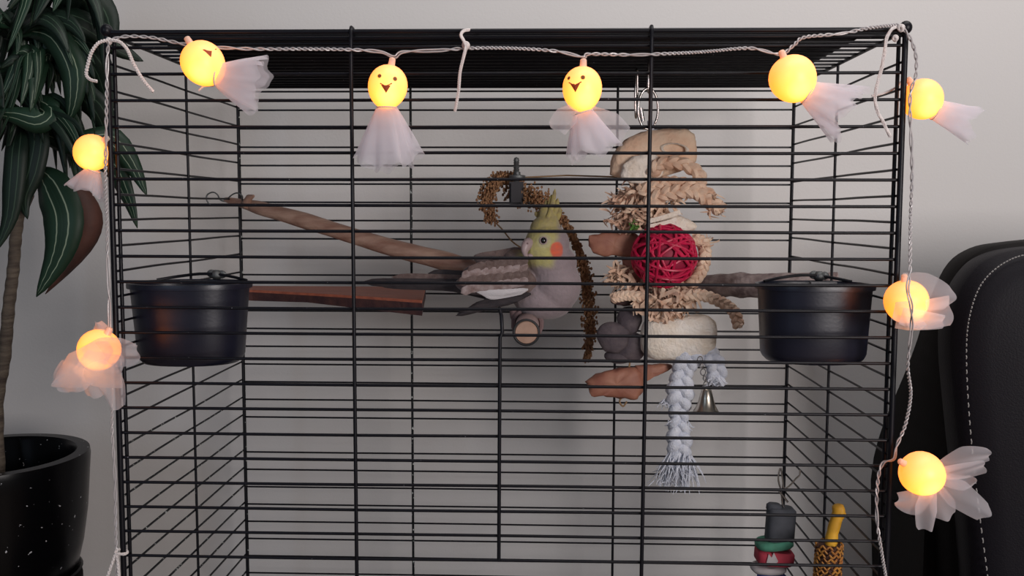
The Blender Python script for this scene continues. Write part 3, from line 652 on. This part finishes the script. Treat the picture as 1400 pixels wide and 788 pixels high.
# ------------------------------------------------------------------ light string cord
def twisted(b, pts, m, turns_per_m=42, hr=.00115, rr=.00085):
    pp = spline(pts, m); L = sum((pp[i+1]-pp[i]).length for i in range(m-1)); l = 0; A = []; B_ = []
    for i in range(m):
        T = (pp[min(i+1, m-1)]-pp[max(i-1, 0)]).normalized(); N = V((0, 1, 0)); N = (N-T*N.dot(T)).normalized(); Bn = T.cross(N)
        a = 2*math.pi*turns_per_m*l*(1+.15*math.sin(l*30)); A.append(pp[i]+(N*math.cos(a)+Bn*math.sin(a))*hr); B_.append(pp[i]-(N*math.cos(a)+Bn*math.sin(a))*hr)
        if i < m-1: l += (pp[i+1]-pp[i]).length
    b.tube(A, rr, 6); b.tube(B_, rr, 6)
F = -.012
b = MB()
twisted(b, [P(160, 800, F), P(158, 720, F), P(157, 650, F), P(153, 590, F), P(153, 530, F), P(150, 450, F), P(149, 400, F), P(147, 350, F), P(146, 300, F), P(144, 250, F), P(145, 190, F), P(146, 120, F), P(147, 75, F), P(149, 56, F-.002)], 620)
twisted(b, [P(149, 56, F-.002), P(170, 50, F), P(205, 51, F), P(235, 57, F), P(262, 62, F), P(300, 65, F), P(350, 67, F), P(420, 67, F-.002), P(480, 68, F-.003), P(520, 71, F), P(539, 78, F), P(552, 71, F), P(600, 69, F), P(640, 66, F), P(700, 66, F), P(760, 70, F), P(797, 78, F), P(806, 74, F), P(860, 75, F-.002), P(900, 74, F-.003), P(960, 71, F), P(1025, 66, F), P(1066, 74, F), P(1085, 62, F), P(1100, 51, F), P(1150, 46, F), P(1190, 38, F), P(1228, 34, F)], 900)
twisted(b, [P(1228, 34, F), P(1242, 48, F), P(1252, 75, F), P(1252, 105, F), P(1246, 122, F), P(1244, 150, F), P(1247, 230, F), P(1245, 300, F), P(1244, 370, F-.03), P(1241, 395, F-.045), P(1246, 420, F-.045), P(1246, 450, F-.03), P(1241, 500, F-.015), P(1245, 540, F), P(1238, 580, F), P(1226, 610, F), P(1222, 628, F), P(1207, 634, F), P(1200, 660, F), P(1199, 710, F), P(1206, 760, F), P(1213, 800, F)], 760)
tag(obj('light_cord', b, M['clear'], root=P(640, 66, F)), 'clear twisted two-wire light cord draped round the top and sides of the cage front', 'light cord')

# ------------------------------------------------------------------ cotton ties
def cord(name, paths, label, knots=(), rr=.0020, extra_t=F):
    root = P(*paths[0][0][:2], extra_t); b = MB()
    for p in paths:
        pts = spline([P(q[0], q[1], q[2] if len(q) > 2 else extra_t) for q in p], 40)
        b.braid(pts, .0008, rr*.62, max(4, len(p)*3), n=6, m=90, fl=.9)
    for kx, ky, kr in knots:
        c = P(kx, ky, extra_t-.002); kr *= .72
        b.torus(c, kr*.6*S(0), kr*.42*S(0), (.3, 1, .4), 14, 8); b.torus(c+V((0, 0, -.001)), kr*.55*S(0), kr*.4*S(0), (1, .6, .2), 14, 8)
    tag(obj(name, b, M['cotton'], root=root), label, 'cotton string', 'cotton strings tying the lights to the cage')
cord('cotton_tie', [[(150, 55, -.016), (136, 58, -.018), (126, 70, -.02), (121, 85, -.02), (118, 102, -.02), (124, 109, -.02), (132, 111, -.02)], [(150, 55, -.016), (163, 57, -.018), (174, 68, -.02), (183, 88, -.02), (196, 110, -.02), (209, 125, -.02)]], 'cotton string with two loose tails tied at the top left cage corner', [(149, 56, 7)])
cord('cotton_tie', [[(656, 44, .02), (645, 41, .0), (634, 42, -.012), (630, 48, -.016), (634, 56, -.018), (637, 64, -.02), (634, 78, -.021), (629, 100, -.021), (627, 125, -.021), (622, 152, -.021)]], 'knotted cotton string hanging from the middle of the top bar', [(637, 62, 8)])
cord('cotton_tie', [[(1232, 36, -.005), (1222, 38, -.014), (1213, 50, -.018), (1209, 75, -.02), (1205, 95, -.02), (1197, 128, -.02), (1199, 150, -.02), (1208, 168, -.02), (1217, 187, -.02)]], 'cotton string with one long tail tied at the top right cage corner', [(1224, 52, 6), (1232, 38, 7)])
cord('cotton_tie', [[(158, 757, -.014), (168, 758, -.014), (174, 756, -.006), (170, 752, .004), (160, 752, -.01), (158, 757, -.014)], [(158, 758, -.014), (152, 775, -.014), (146, 792, -.014)], [(160, 758, -.014), (162, 778, -.014), (163, 795, -.014)]], 'cotton string tied round the left cage post near the bottom', [], .0016)

# ------------------------------------------------------------------ ghost lights
GN = [0]
def ghost(px, py, rpx, t, cap, label, petals=None, cone=None, face=None, egg=1.08, soft=False, tie=None):
    GN[0] += 1; c = P(px, py, t); s_ = S(t); r = rpx*s_
    g = thing('ghost_light', c, label, 'string light', 'glowing ghost lights on the cage')
    d = V(((cap[0]-px), 0, -(cap[1]-py))).normalized(); up = V((d.x, -.15, d.z)).normalized()
    prof = []
    for i in range(17):
        a = math.pi*i/16; z = -math.cos(a); rr = math.sin(a)*(1+.05*z); prof.append((max(rr, 1e-5)*r, z*r*egg))
    o = obj('ball', MB().lathe(c, prof, 32, axis=up), M['ball_soft' if soft else 'ball'], g)
    cp = c+up*(r*egg-.001)
    b = MB(); b.lathe(cp, [(.0055, -.0035), (.0052, -.001), (.0036, .0005), (.0032, .007), (.0022, .008), (0, .0085)], 16, axis=up); obj('socket', b, M['cap'], g)
    if face:
        from mathutils.bvhtree import BVHTree
        bv = BVHTree.FromPolygons([v.co for v in o.data.vertices], [tuple(p.vertices) for p in o.data.polygons])
        def onb(x, y, e=.0004):
            dd = (P(x, y, 1)-CAM).normalized(); h = bv.ray_cast(CAM-c, dd); return (h[0]+c+h[1]*e, h[1]) if h[0] else (P(x, y, t), V((0, -1, 0)))
        for ex, ey, er in face['eyes']:
            q, nn = onb(ex, ey); obj('eye_print', MB().lathe(q, [(0, .0004), (er*s_, .0002), (er*s_, -.0006)], 14, axis=nn), M['faceeye'], g)
        bk = face['beak']; cx = sum(x for x, _ in bk)/len(bk); cy = sum(y for _, y in bk)/len(bk); n_ = len(bk)
        b = MB(); vs = []
        for e in (.0006, -.0008):
            for x, y in bk: vs.append(onb(x, y, e)[0])
            vs.append(onb(cx, cy, e)[0])
        fs = [(i, (i+1) % n_, n_) for i in range(n_)]+[(n_+1+(i+1) % n_, n_+1+i, 2*n_+1) for i in range(n_)]+[(i, n_+1+i, n_+1+(i+1) % n_, (i+1) % n_) for i in range(n_)]
        b.add(vs, fs); obj('beak_print', b, M['face'], g, False)
        if 'mouth' in face: obj('mouth_print', MB().tube([onb(x, y, .0002)[0] for x, y in face['mouth']], .0006, 5), M['face'], g)
    if cone:   # neck px, end px, half width px, folds
        nx, ny, ex, ey, hw, fd, n0 = cone; n = 72; k = 16; b = MB(); vs = []; A = P(nx, ny, t); E = P(ex, ey, t); ax = (E-A); L = ax.length; ax.normalize(); sd = V((0, 1, 0)).cross(ax).normalized(); dp = V((0, 1, 0))
        ph = R.uniform(0, 6)
        for layer in range(2):
            off = len(vs); hh = .82 if layer else 1
            for i in range(k):
                v = i/(k-1)
                for j in range(n):
                    a = 2*math.pi*j/n; w0 = n0*s_; wv = w0+(hw*s_*hh-w0)*(v**.85)
                    fold = 1+(.12*math.sin(fd*a+ph+layer)+.09*math.sin((2*fd+1)*a+ph*2+v*2))*v
                    Lk = L*(1+.10*math.sin(2*a+ph)+.08*math.sin(5*a+ph*3)+.03*math.sin(13*a))*(.93 if layer else 1)
                    vs.append(A+ax*Lk*v+sd*math.cos(a)*wv*fold+dp*math.sin(a)*wv*fold*.55)
        fs = [(l*k*n+i*n+j, l*k*n+i*n+(j+1) % n, l*k*n+(i+1)*n+(j+1) % n, l*k*n+(i+1)*n+j) for l in range(2) for i in range(k-1) for j in range(n)]
        b.add(vs, fs); obj('tulle_skirt', b, M['tulle'], g)
        nb = MB(); nb.torus(A+ax*.001, n0*s_*1.02, .0007, ax, 22, 6); obj('neck_tie', nb, M['cotton'], g)
    if petals:   # each: list of spine px with half widths, y offset
        b = MB()
        for spine, yo, curl in petals:
            pts = spline([P(x, y, t+yo[0]+(yo[1]-yo[0])*i/(len(spine)-1)) for i, (x, y, w_) in enumerate(spine)], 18); ws = [w_*1.12 for _, _, w_ in spine]; k = len(ws)-1; vs = []; nn = 15; ph = R.uniform(0, 6)
            for i, p in enumerate(pts):
                T = (pts[min(i+1, 17)]-pts[max(i-1, 0)]).normalized(); sd = V((0, 1, 0)).cross(T).normalized(); f = i/17*k; a = min(int(f), k-1); wv = (ws[a]*(1-(f-a))+ws[a+1]*(f-a))*s_
                for j in range(nn):
                    e = j/(nn-1)*2-1
                    vs.append(p+sd*e*wv+V((0, curl*s_*(math.sin(e*3.2+ph+i*.1)*.8-(1-e*e)*.6)*(i/17), 0))+T*wv*.25*(1-e*e)*(i/17)+T*.0012*math.sin(e*4+ph)*(i/17))
            b.add(vs, [(i*nn+j, i*nn+j+1, (i+1)*nn+j+1, (i+1)*nn+j) for i in range(17) for j in range(nn-1)])
        obj('tulle_skirt', b, M['tulle'], g)
    if tie: obj('tie_end', MB().tube(spline([P(x, y, t+.004) for x, y in tie], 14), .0012, 6), M['cotton'], g)
    return g
ghost(278, 87, 29, -.040, (262, 60), 'ghost light glowing at the top left, skirt blown to the right', cone=(297, 103, 355, 116, 40, 4, 15), face=dict(eyes=[], beak=[(277, 68), (296, 67), (288, 78)]), tie=[(292, 117), (280, 118), (272, 124)])
ghost(530, 119, 26.5, -.040, (537, 86), 'smiling ghost light with a long straight skirt, left of centre', cone=(529, 146, 529, 224, 43, 5, 13),
      face=dict(eyes=[(519, 104, 2.6), (540, 108, 2.8)], beak=[(521, 116), (534, 117), (528, 127)], mouth=[(520, 114), (527, 118), (536, 114)]), egg=1.13)
ghost(796, 122, 26.5, -.040, (797, 88), 'smiling ghost light with its skirt swinging right, above the toy', cone=(797, 153, 812, 208, 36, 4, 13),
      petals=[([(790, 152, 10), (772, 162, 14), (762, 176, 12)], (-.004, -.012), 5), ([(805, 155, 10), (832, 172, 18), (852, 185, 12)], (-.002, -.006), 4)],
      face=dict(eyes=[(778, 107, 2.4), (797, 106, 2.8)], beak=[(780, 115), (793, 114), (787, 126)], mouth=[(778, 113), (786, 117), (795, 112)]), egg=1.15)
ghost(1084, 108, 31, -.040, (1070, 80), 'ghost light glowing at the top right, skirt blown down to the right', cone=(1103, 126, 1158, 156, 38, 4, 15), egg=1.03)
ghost(1261, 136, 27, .010, (1252, 125), 'ghost light behind the top right corner post, beside the wall', cone=(1278, 150, 1330, 170, 24, 3, 13), egg=1.0, soft=True, tie=[(1232, 112), (1224, 120), (1207, 128), (1192, 131)])
ghost(1239, 413, 29, -.012, (1236, 395), 'ghost light half behind the right post at the food cup', petals=[([(1236, 402, 26), (1265, 400, 24), (1298, 408, 14)], (.012, .012), 8), ([(1222, 425, 10), (1258, 430, 18), (1296, 424, 18)], (-.028, -.006), 8), ([(1232, 432, 10), (1258, 438, 12), (1288, 440, 8)], (-.030, -.012), 5), ([(1225, 440, 8), (1245, 443, 8), (1262, 444, 6)], (-.020, -.020), 4)], egg=1.02, soft=True)
ghost(1261, 648, 30, -.035, (1236, 634), 'lowest right ghost light with its skirt spread like petals', petals=[([(1286, 640, 8), (1320, 626, 14), (1350, 622, 8)], (.004, -.006), 6), ([(1286, 648, 8), (1318, 644, 10), (1344, 638, 8)], (-.002, -.01), 5), ([(1284, 658, 9), (1310, 676, 18), (1346, 702, 12)], (.002, -.008), 7),
      ([(1272, 668, 7), (1250, 686, 18), (1226, 684, 8)], (.002, -.008), 6), ([(1272, 670, 8), (1266, 695, 14), (1262, 722, 10)], (-.002, -.010), 6), ([(1280, 668, 8), (1288, 690, 16), (1292, 706, 14)], (.0, -.004), 6), ([(1290, 655, 8), (1315, 660, 10), (1330, 655, 6)], (.006, .0), 5)], egg=1.03)
ghost(126, 209, 25, -.002, (143, 195), 'ghost light in front of the plant at the upper left post', cone=(128, 232, 116, 262, 27, 4, 9), egg=1.0, soft=True)
ghost(135, 479, 29, -.035, (150, 455), 'ghost light at the lower left post, wrapped in its own skirt', petals=[([(152, 474, 6), (134, 484, 16), (108, 506, 24), (78, 524, 8)], (-.030, -.034), 8), ([(114, 484, 6), (138, 480, 16), (165, 482, 18), (188, 485, 12)], (-.028, -.036), 8), ([(110, 492, 16), (130, 505, 22), (165, 510, 20)], (-.033, -.030), 8),
      ([(140, 505, 18), (155, 528, 16), (162, 556, 9)], (-.024, -.020), 7), ([(138, 470, 18), (136, 455, 14), (133, 441, 4)], (-.006, .004), 5), ([(104, 500, 18), (98, 518, 24), (100, 532, 18)], (-.026, -.024), 6), ([(128, 505, 14), (128, 525, 16), (130, 540, 12)], (-.02, -.018), 6)], egg=1.0)

# ------------------------------------------------------------------ potted dracaena
PT = .27; sp = S(PT)
pc = P(-12, 622, PT); prr = 129*sp; ph_ = .172
zb = pc.z-ph_
plant = thing('potted_dracaena', (pc.x, PT, zb), 'tall dracaena with striped leaves in a glossy black speckled pot at the left', 'potted plant')
prof = [(prr*.30, 0), (prr*.80, 0), (prr*.84, .006), (prr*.90, ph_*.22), (prr*.955, ph_*.5), (prr*.985, ph_*.8), (prr, ph_*.95), (prr*.99, ph_), (prr*.86, ph_*1.0), (prr*.83, ph_*.97), (prr*.80, ph_*.6), (prr*.75, ph_*.3)]
obj('pot', MB().lathe((pc.x, PT, zb), prof, 64), M['pot'], plant)
obj('saucer', MB().lathe((pc.x, PT, zb-.012), [(prr*.5, 0), (prr*.80, 0), (prr*.88, .010), (prr*.86, .012), (prr*.79, .010), (prr*.3, .010)], 48), M['pot'], plant)
obj('soil', MB().ell((pc.x, PT, zb+ph_*.62), (prr*.81, prr*.81, .012), nu=24, nv=8), M['soil'], plant)
tr = [V((pc.x+.01, PT, zb+ph_*.6)), P(-4, 560, PT), P(6, 490, PT), P(12, 420, PT), P(18, 370, PT), P(22, 320, PT), P(28, 270, PT), P(26, 200, PT)]
pp = spline(tr, 60); obj('trunk', MB().tube(pp, [.0078*(1.1-.15*i/60)*(1+.07*math.sin(i*1.9)+.05*noise.noise(V((i*.5, 0, 0)))) for i in range(60)], 16), M['trunk'], plant)
tr2 = [V((pc.x-.03, PT+.03, zb+ph_*.6)), P(-45, 450, PT+.03), P(-30, 250, PT+.04), P(20, 90, PT+.04), P(40, -20, PT+.04)]
obj('trunk', MB().tube(spline(tr2, 40), .008, 12), M['trunk'], plant)
for i in range(10):
    a = i*.9; q = pp[48+i]; b = MB(); b.tube([q, q+V((math.cos(a)*.012, math.sin(a)*.012, .02)), q+V((math.cos(a)*.016, math.sin(a)*.014, .05))], [.011, .009, .002], 8); obj('leaf_sheath', b, M['trunk' if i < 4 else 'leafdark'], plant)
def leaf(pts, w_, m, fold=.25, tw=0, twist_end=0, nm_='leaf', sx=None):
    k = 16; pp = spline(pts, k); n = 5; vs = []; b = MB()
    for i, p in enumerate(pp):
        u = i/(k-1); T = (pp[min(i+1, k-1)]-pp[max(i-1, 0)]).normalized()
        sd = T.cross(sx if sx is not None else V((0, 1, 0)))
        if sd.length < .15: sd = T.cross(V((.5, .6, .6)))
        sd.normalize(); nr = sd.cross(T); a = tw+twist_end*u; s3 = sd*math.cos(a)+nr*math.sin(a); n3 = s3.cross(T)
        ww = w_/2*min(1, .35+u*3)*max(.02, 1-max(0, (u-.45)/.55)**1.8)
        for j in range(n):
            e = j/(n-1)*2-1; vs.append(p+s3*e*ww+n3*(abs(e)*fold*ww))
    o_ = len(vs)
    b.add(vs, [(i*n+j, i*n+j+1, (i+1)*n+j+1, (i+1)*n+j) for i in range(k-1) for j in range(n-1)])
    off = plant.location; b.v = [v-off for v in b.v]
    me = bpy.data.meshes.new(nm_); me.from_pydata([tuple(v) for v in b.v], [], b.f); uv = me.uv_layers.new()
    for p in me.polygons:
        p.use_smooth = True
        for li in p.loop_indices:
            vi = me.loops[li].vertex_index; uv.data[li].uv = ((vi % n)/(n-1), (vi//n)/(k-1))
    me.materials.append(m); o = link(nm_, me, plant)
    sdm = o.modifiers.new('solid', 'SOLIDIFY'); sdm.thickness = .0007
    return o
def LP(*a): return [P(x, y, PT+d) for x, y, d in a]
# key leaves seen singly
leaf(LP((55, 235, -.02), (72, 262, -.045), (85, 300, -.06), (78, 350, -.06), (50, 406, -.055)), .056, M['leaf'], .15, 0)
o = leaf(LP((60, 250, -.01), (100, 262, -.02), (124, 300, -.02), (112, 345, -.02), (62, 402, -.02)), .034, M['deadleaf'], .5, .3, .6, 'dry_leaf'); tag(o, 'brown dried leaf')
leaf(LP((60, 180, 0), (105, 195, -.02), (150, 190, .0), (180, 225, .01), (201, 268, .01)), .036, M['leaf'], .2, .2)
leaf(LP((60, 190, .02), (110, 205, .01), (150, 225, .02), (172, 265, .03), (188, 312, .03)), .036, M['leaf'], .2, -.2)
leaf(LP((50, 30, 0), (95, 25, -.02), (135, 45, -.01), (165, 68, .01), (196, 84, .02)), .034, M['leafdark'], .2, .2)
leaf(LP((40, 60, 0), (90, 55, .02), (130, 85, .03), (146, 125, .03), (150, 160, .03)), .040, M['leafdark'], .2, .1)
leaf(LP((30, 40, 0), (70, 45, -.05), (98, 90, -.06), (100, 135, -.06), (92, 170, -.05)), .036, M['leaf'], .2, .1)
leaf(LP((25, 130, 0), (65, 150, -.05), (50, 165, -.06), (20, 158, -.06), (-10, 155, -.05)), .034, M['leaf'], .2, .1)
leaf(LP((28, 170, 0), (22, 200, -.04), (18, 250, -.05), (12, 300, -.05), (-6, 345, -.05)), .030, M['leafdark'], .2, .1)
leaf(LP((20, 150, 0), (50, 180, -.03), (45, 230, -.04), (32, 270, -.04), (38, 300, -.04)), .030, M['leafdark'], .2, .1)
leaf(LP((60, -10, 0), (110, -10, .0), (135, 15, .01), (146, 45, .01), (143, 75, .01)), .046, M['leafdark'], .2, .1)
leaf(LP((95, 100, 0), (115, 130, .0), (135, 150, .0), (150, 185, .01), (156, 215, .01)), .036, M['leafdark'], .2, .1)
for cx, cy, nl, x0, x1 in ((15, 50, 56, -40, 130), (28, 170, 50, -50, 118), (85, -5, 56, 10, 142), (-20, 130, 30, -60, 60), (60, 100, 50, 0, 130)):
    for i in range(nl):
        a = R.uniform(-.9, math.pi+.9); L = R.uniform(80, 175); ex = cx+math.cos(a)*L*.75; ex = max(x0, min(x1, ex)); ey = cy-math.sin(a)*L*.25+R.uniform(20, 85)
        mx = (cx*.45+ex*.55); my = min(cy, ey)-R.uniform(5, 35); dz = R.uniform(-.07, .10)
        ey = min(ey, 255)
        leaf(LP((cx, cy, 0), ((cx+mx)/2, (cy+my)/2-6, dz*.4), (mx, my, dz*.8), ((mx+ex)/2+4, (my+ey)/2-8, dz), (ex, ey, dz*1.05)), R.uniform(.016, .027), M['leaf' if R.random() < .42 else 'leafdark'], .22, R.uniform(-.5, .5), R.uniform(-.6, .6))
# side table carrying the pot (below the frame)
st = thing('side_table', (pc.x, PT, 0), 'small dark side table under the black plant pot', 'table')
zt_ = zb-.012; b = MB(); b.lathe((pc.x, PT, 0), [(.108, zt_-.02), (.112, zt_-.016), (.112, zt_-.002), (.108, zt_)], 40); obj('tabletop', b, M['piping'], st)
for a in (.6, 2.7, 4.8): obj('leg', MB().tube([(pc.x+math.cos(a)*.08, PT+math.sin(a)*.08, zt_-.02), (pc.x+math.cos(a)*.14, PT+math.sin(a)*.14, 0)], .01, 10), M['piping'], st)

# ------------------------------------------------------------------ leather armchair
CT = .20
chair = thing('leather_armchair', (P(1600, 500, CT).x, CT, 0), 'dark leather armchair with pale stitching at the right edge', 'armchair')
def outline(pts): return pts
def slab(name, left, mirror_x, t0, t1, m, bulge=0, rnd=.02, shade_deep=0):
    "rounded upright cushion : left outline px list mirrored about mirror_x"
    cx = P(mirror_x, 400, t0).x; half = spline([V((P(x, y, t0).x, 0, P(x, y, t0).z)) for x, y in left], 40)
    full = half+[V((2*cx-p.x, 0, p.z)) for p in half[::-1]]
    n = len(full); c = sum(full, V())/n; b = MB(); vs = []; rings = [(.0, t0-bulge), (.5, t0-bulge*.8), (.85, t0-bulge*.3), (1-rnd*1.5, t0), (1, t0+rnd*.6), (1, t1-.01), (.98, t1), (0, t1)]
    for f, y in rings:
        for p in full:
            zz = c.z+(p.z-c.z)*f; yy = y+(shade_deep*(sm(-(H-.08), -(H-.46), -zz)) if y >= t1-.011 else 0); vs.append(V((c.x+(p.x-c.x)*f, yy, zz)))
    b.add(vs, [(i*n+j, i*n+(j+1) % n, (i+1)*n+(j+1) % n, (i+1)*n+j) for i in range(len(rings)-1) for j in range(n)]); return obj(name, b, m, chair)
slab('back_shell', [(1312, 1130), (1308, 788), (1302, 620), (1297, 480), (1301, 415), (1322, 366), (1355, 342), (1400, 333), (1480, 326), (1560, 323)], 1600, CT, CT+.07, M['piping'], 0, .03, .26)  # shell deepened low down, its dark side standing in for wall shadow
slab('back_cushion', [(1345, 1100), (1336, 788), (1318, 600), (1308, 480), (1316, 415), (1340, 372), (1372, 350), (1420, 340), (1480, 338)], 1600, CT-.045, CT+.02, M['leather'], .035, .03)
stl = spline([P(x, y, CT-.048) for x, y in [(1358, 860), (1350, 788), (1336, 680), (1325, 570), (1321, 480), (1326, 430), (1342, 388), (1372, 360), (1410, 347), (1480, 343)]], 300)
L = 0; b = MB(); i = 0
while i < 294:
    b.tube([stl[i]+V((0, .0, 0)), stl[i+1]+V((0, -.0012, 0)), stl[i+2]], .0008, 5); i += 4
tag(obj('stitching', b, M['thread'], chair), kind='stuff')
cxm = P(1600, 500, CT).x
b = MB(); b.box((cxm, -.08, .38), (.26, .28, .08)); obj('seat', b, M['leather'], chair, False)
b = MB(); b.box((cxm, .0, .22), (.27, .34, .08)); b.box((cxm, .33, .45), (.27, .06, .32)); obj('base_frame', b, M['piping'], chair, False)
for sx in (-.24, .24):
    for yy in (-.3, .3): obj('leg', MB().tube([(cxm+sx, yy, .15), (cxm+sx, yy, 0)], .018, 10), M['piping'], chair)
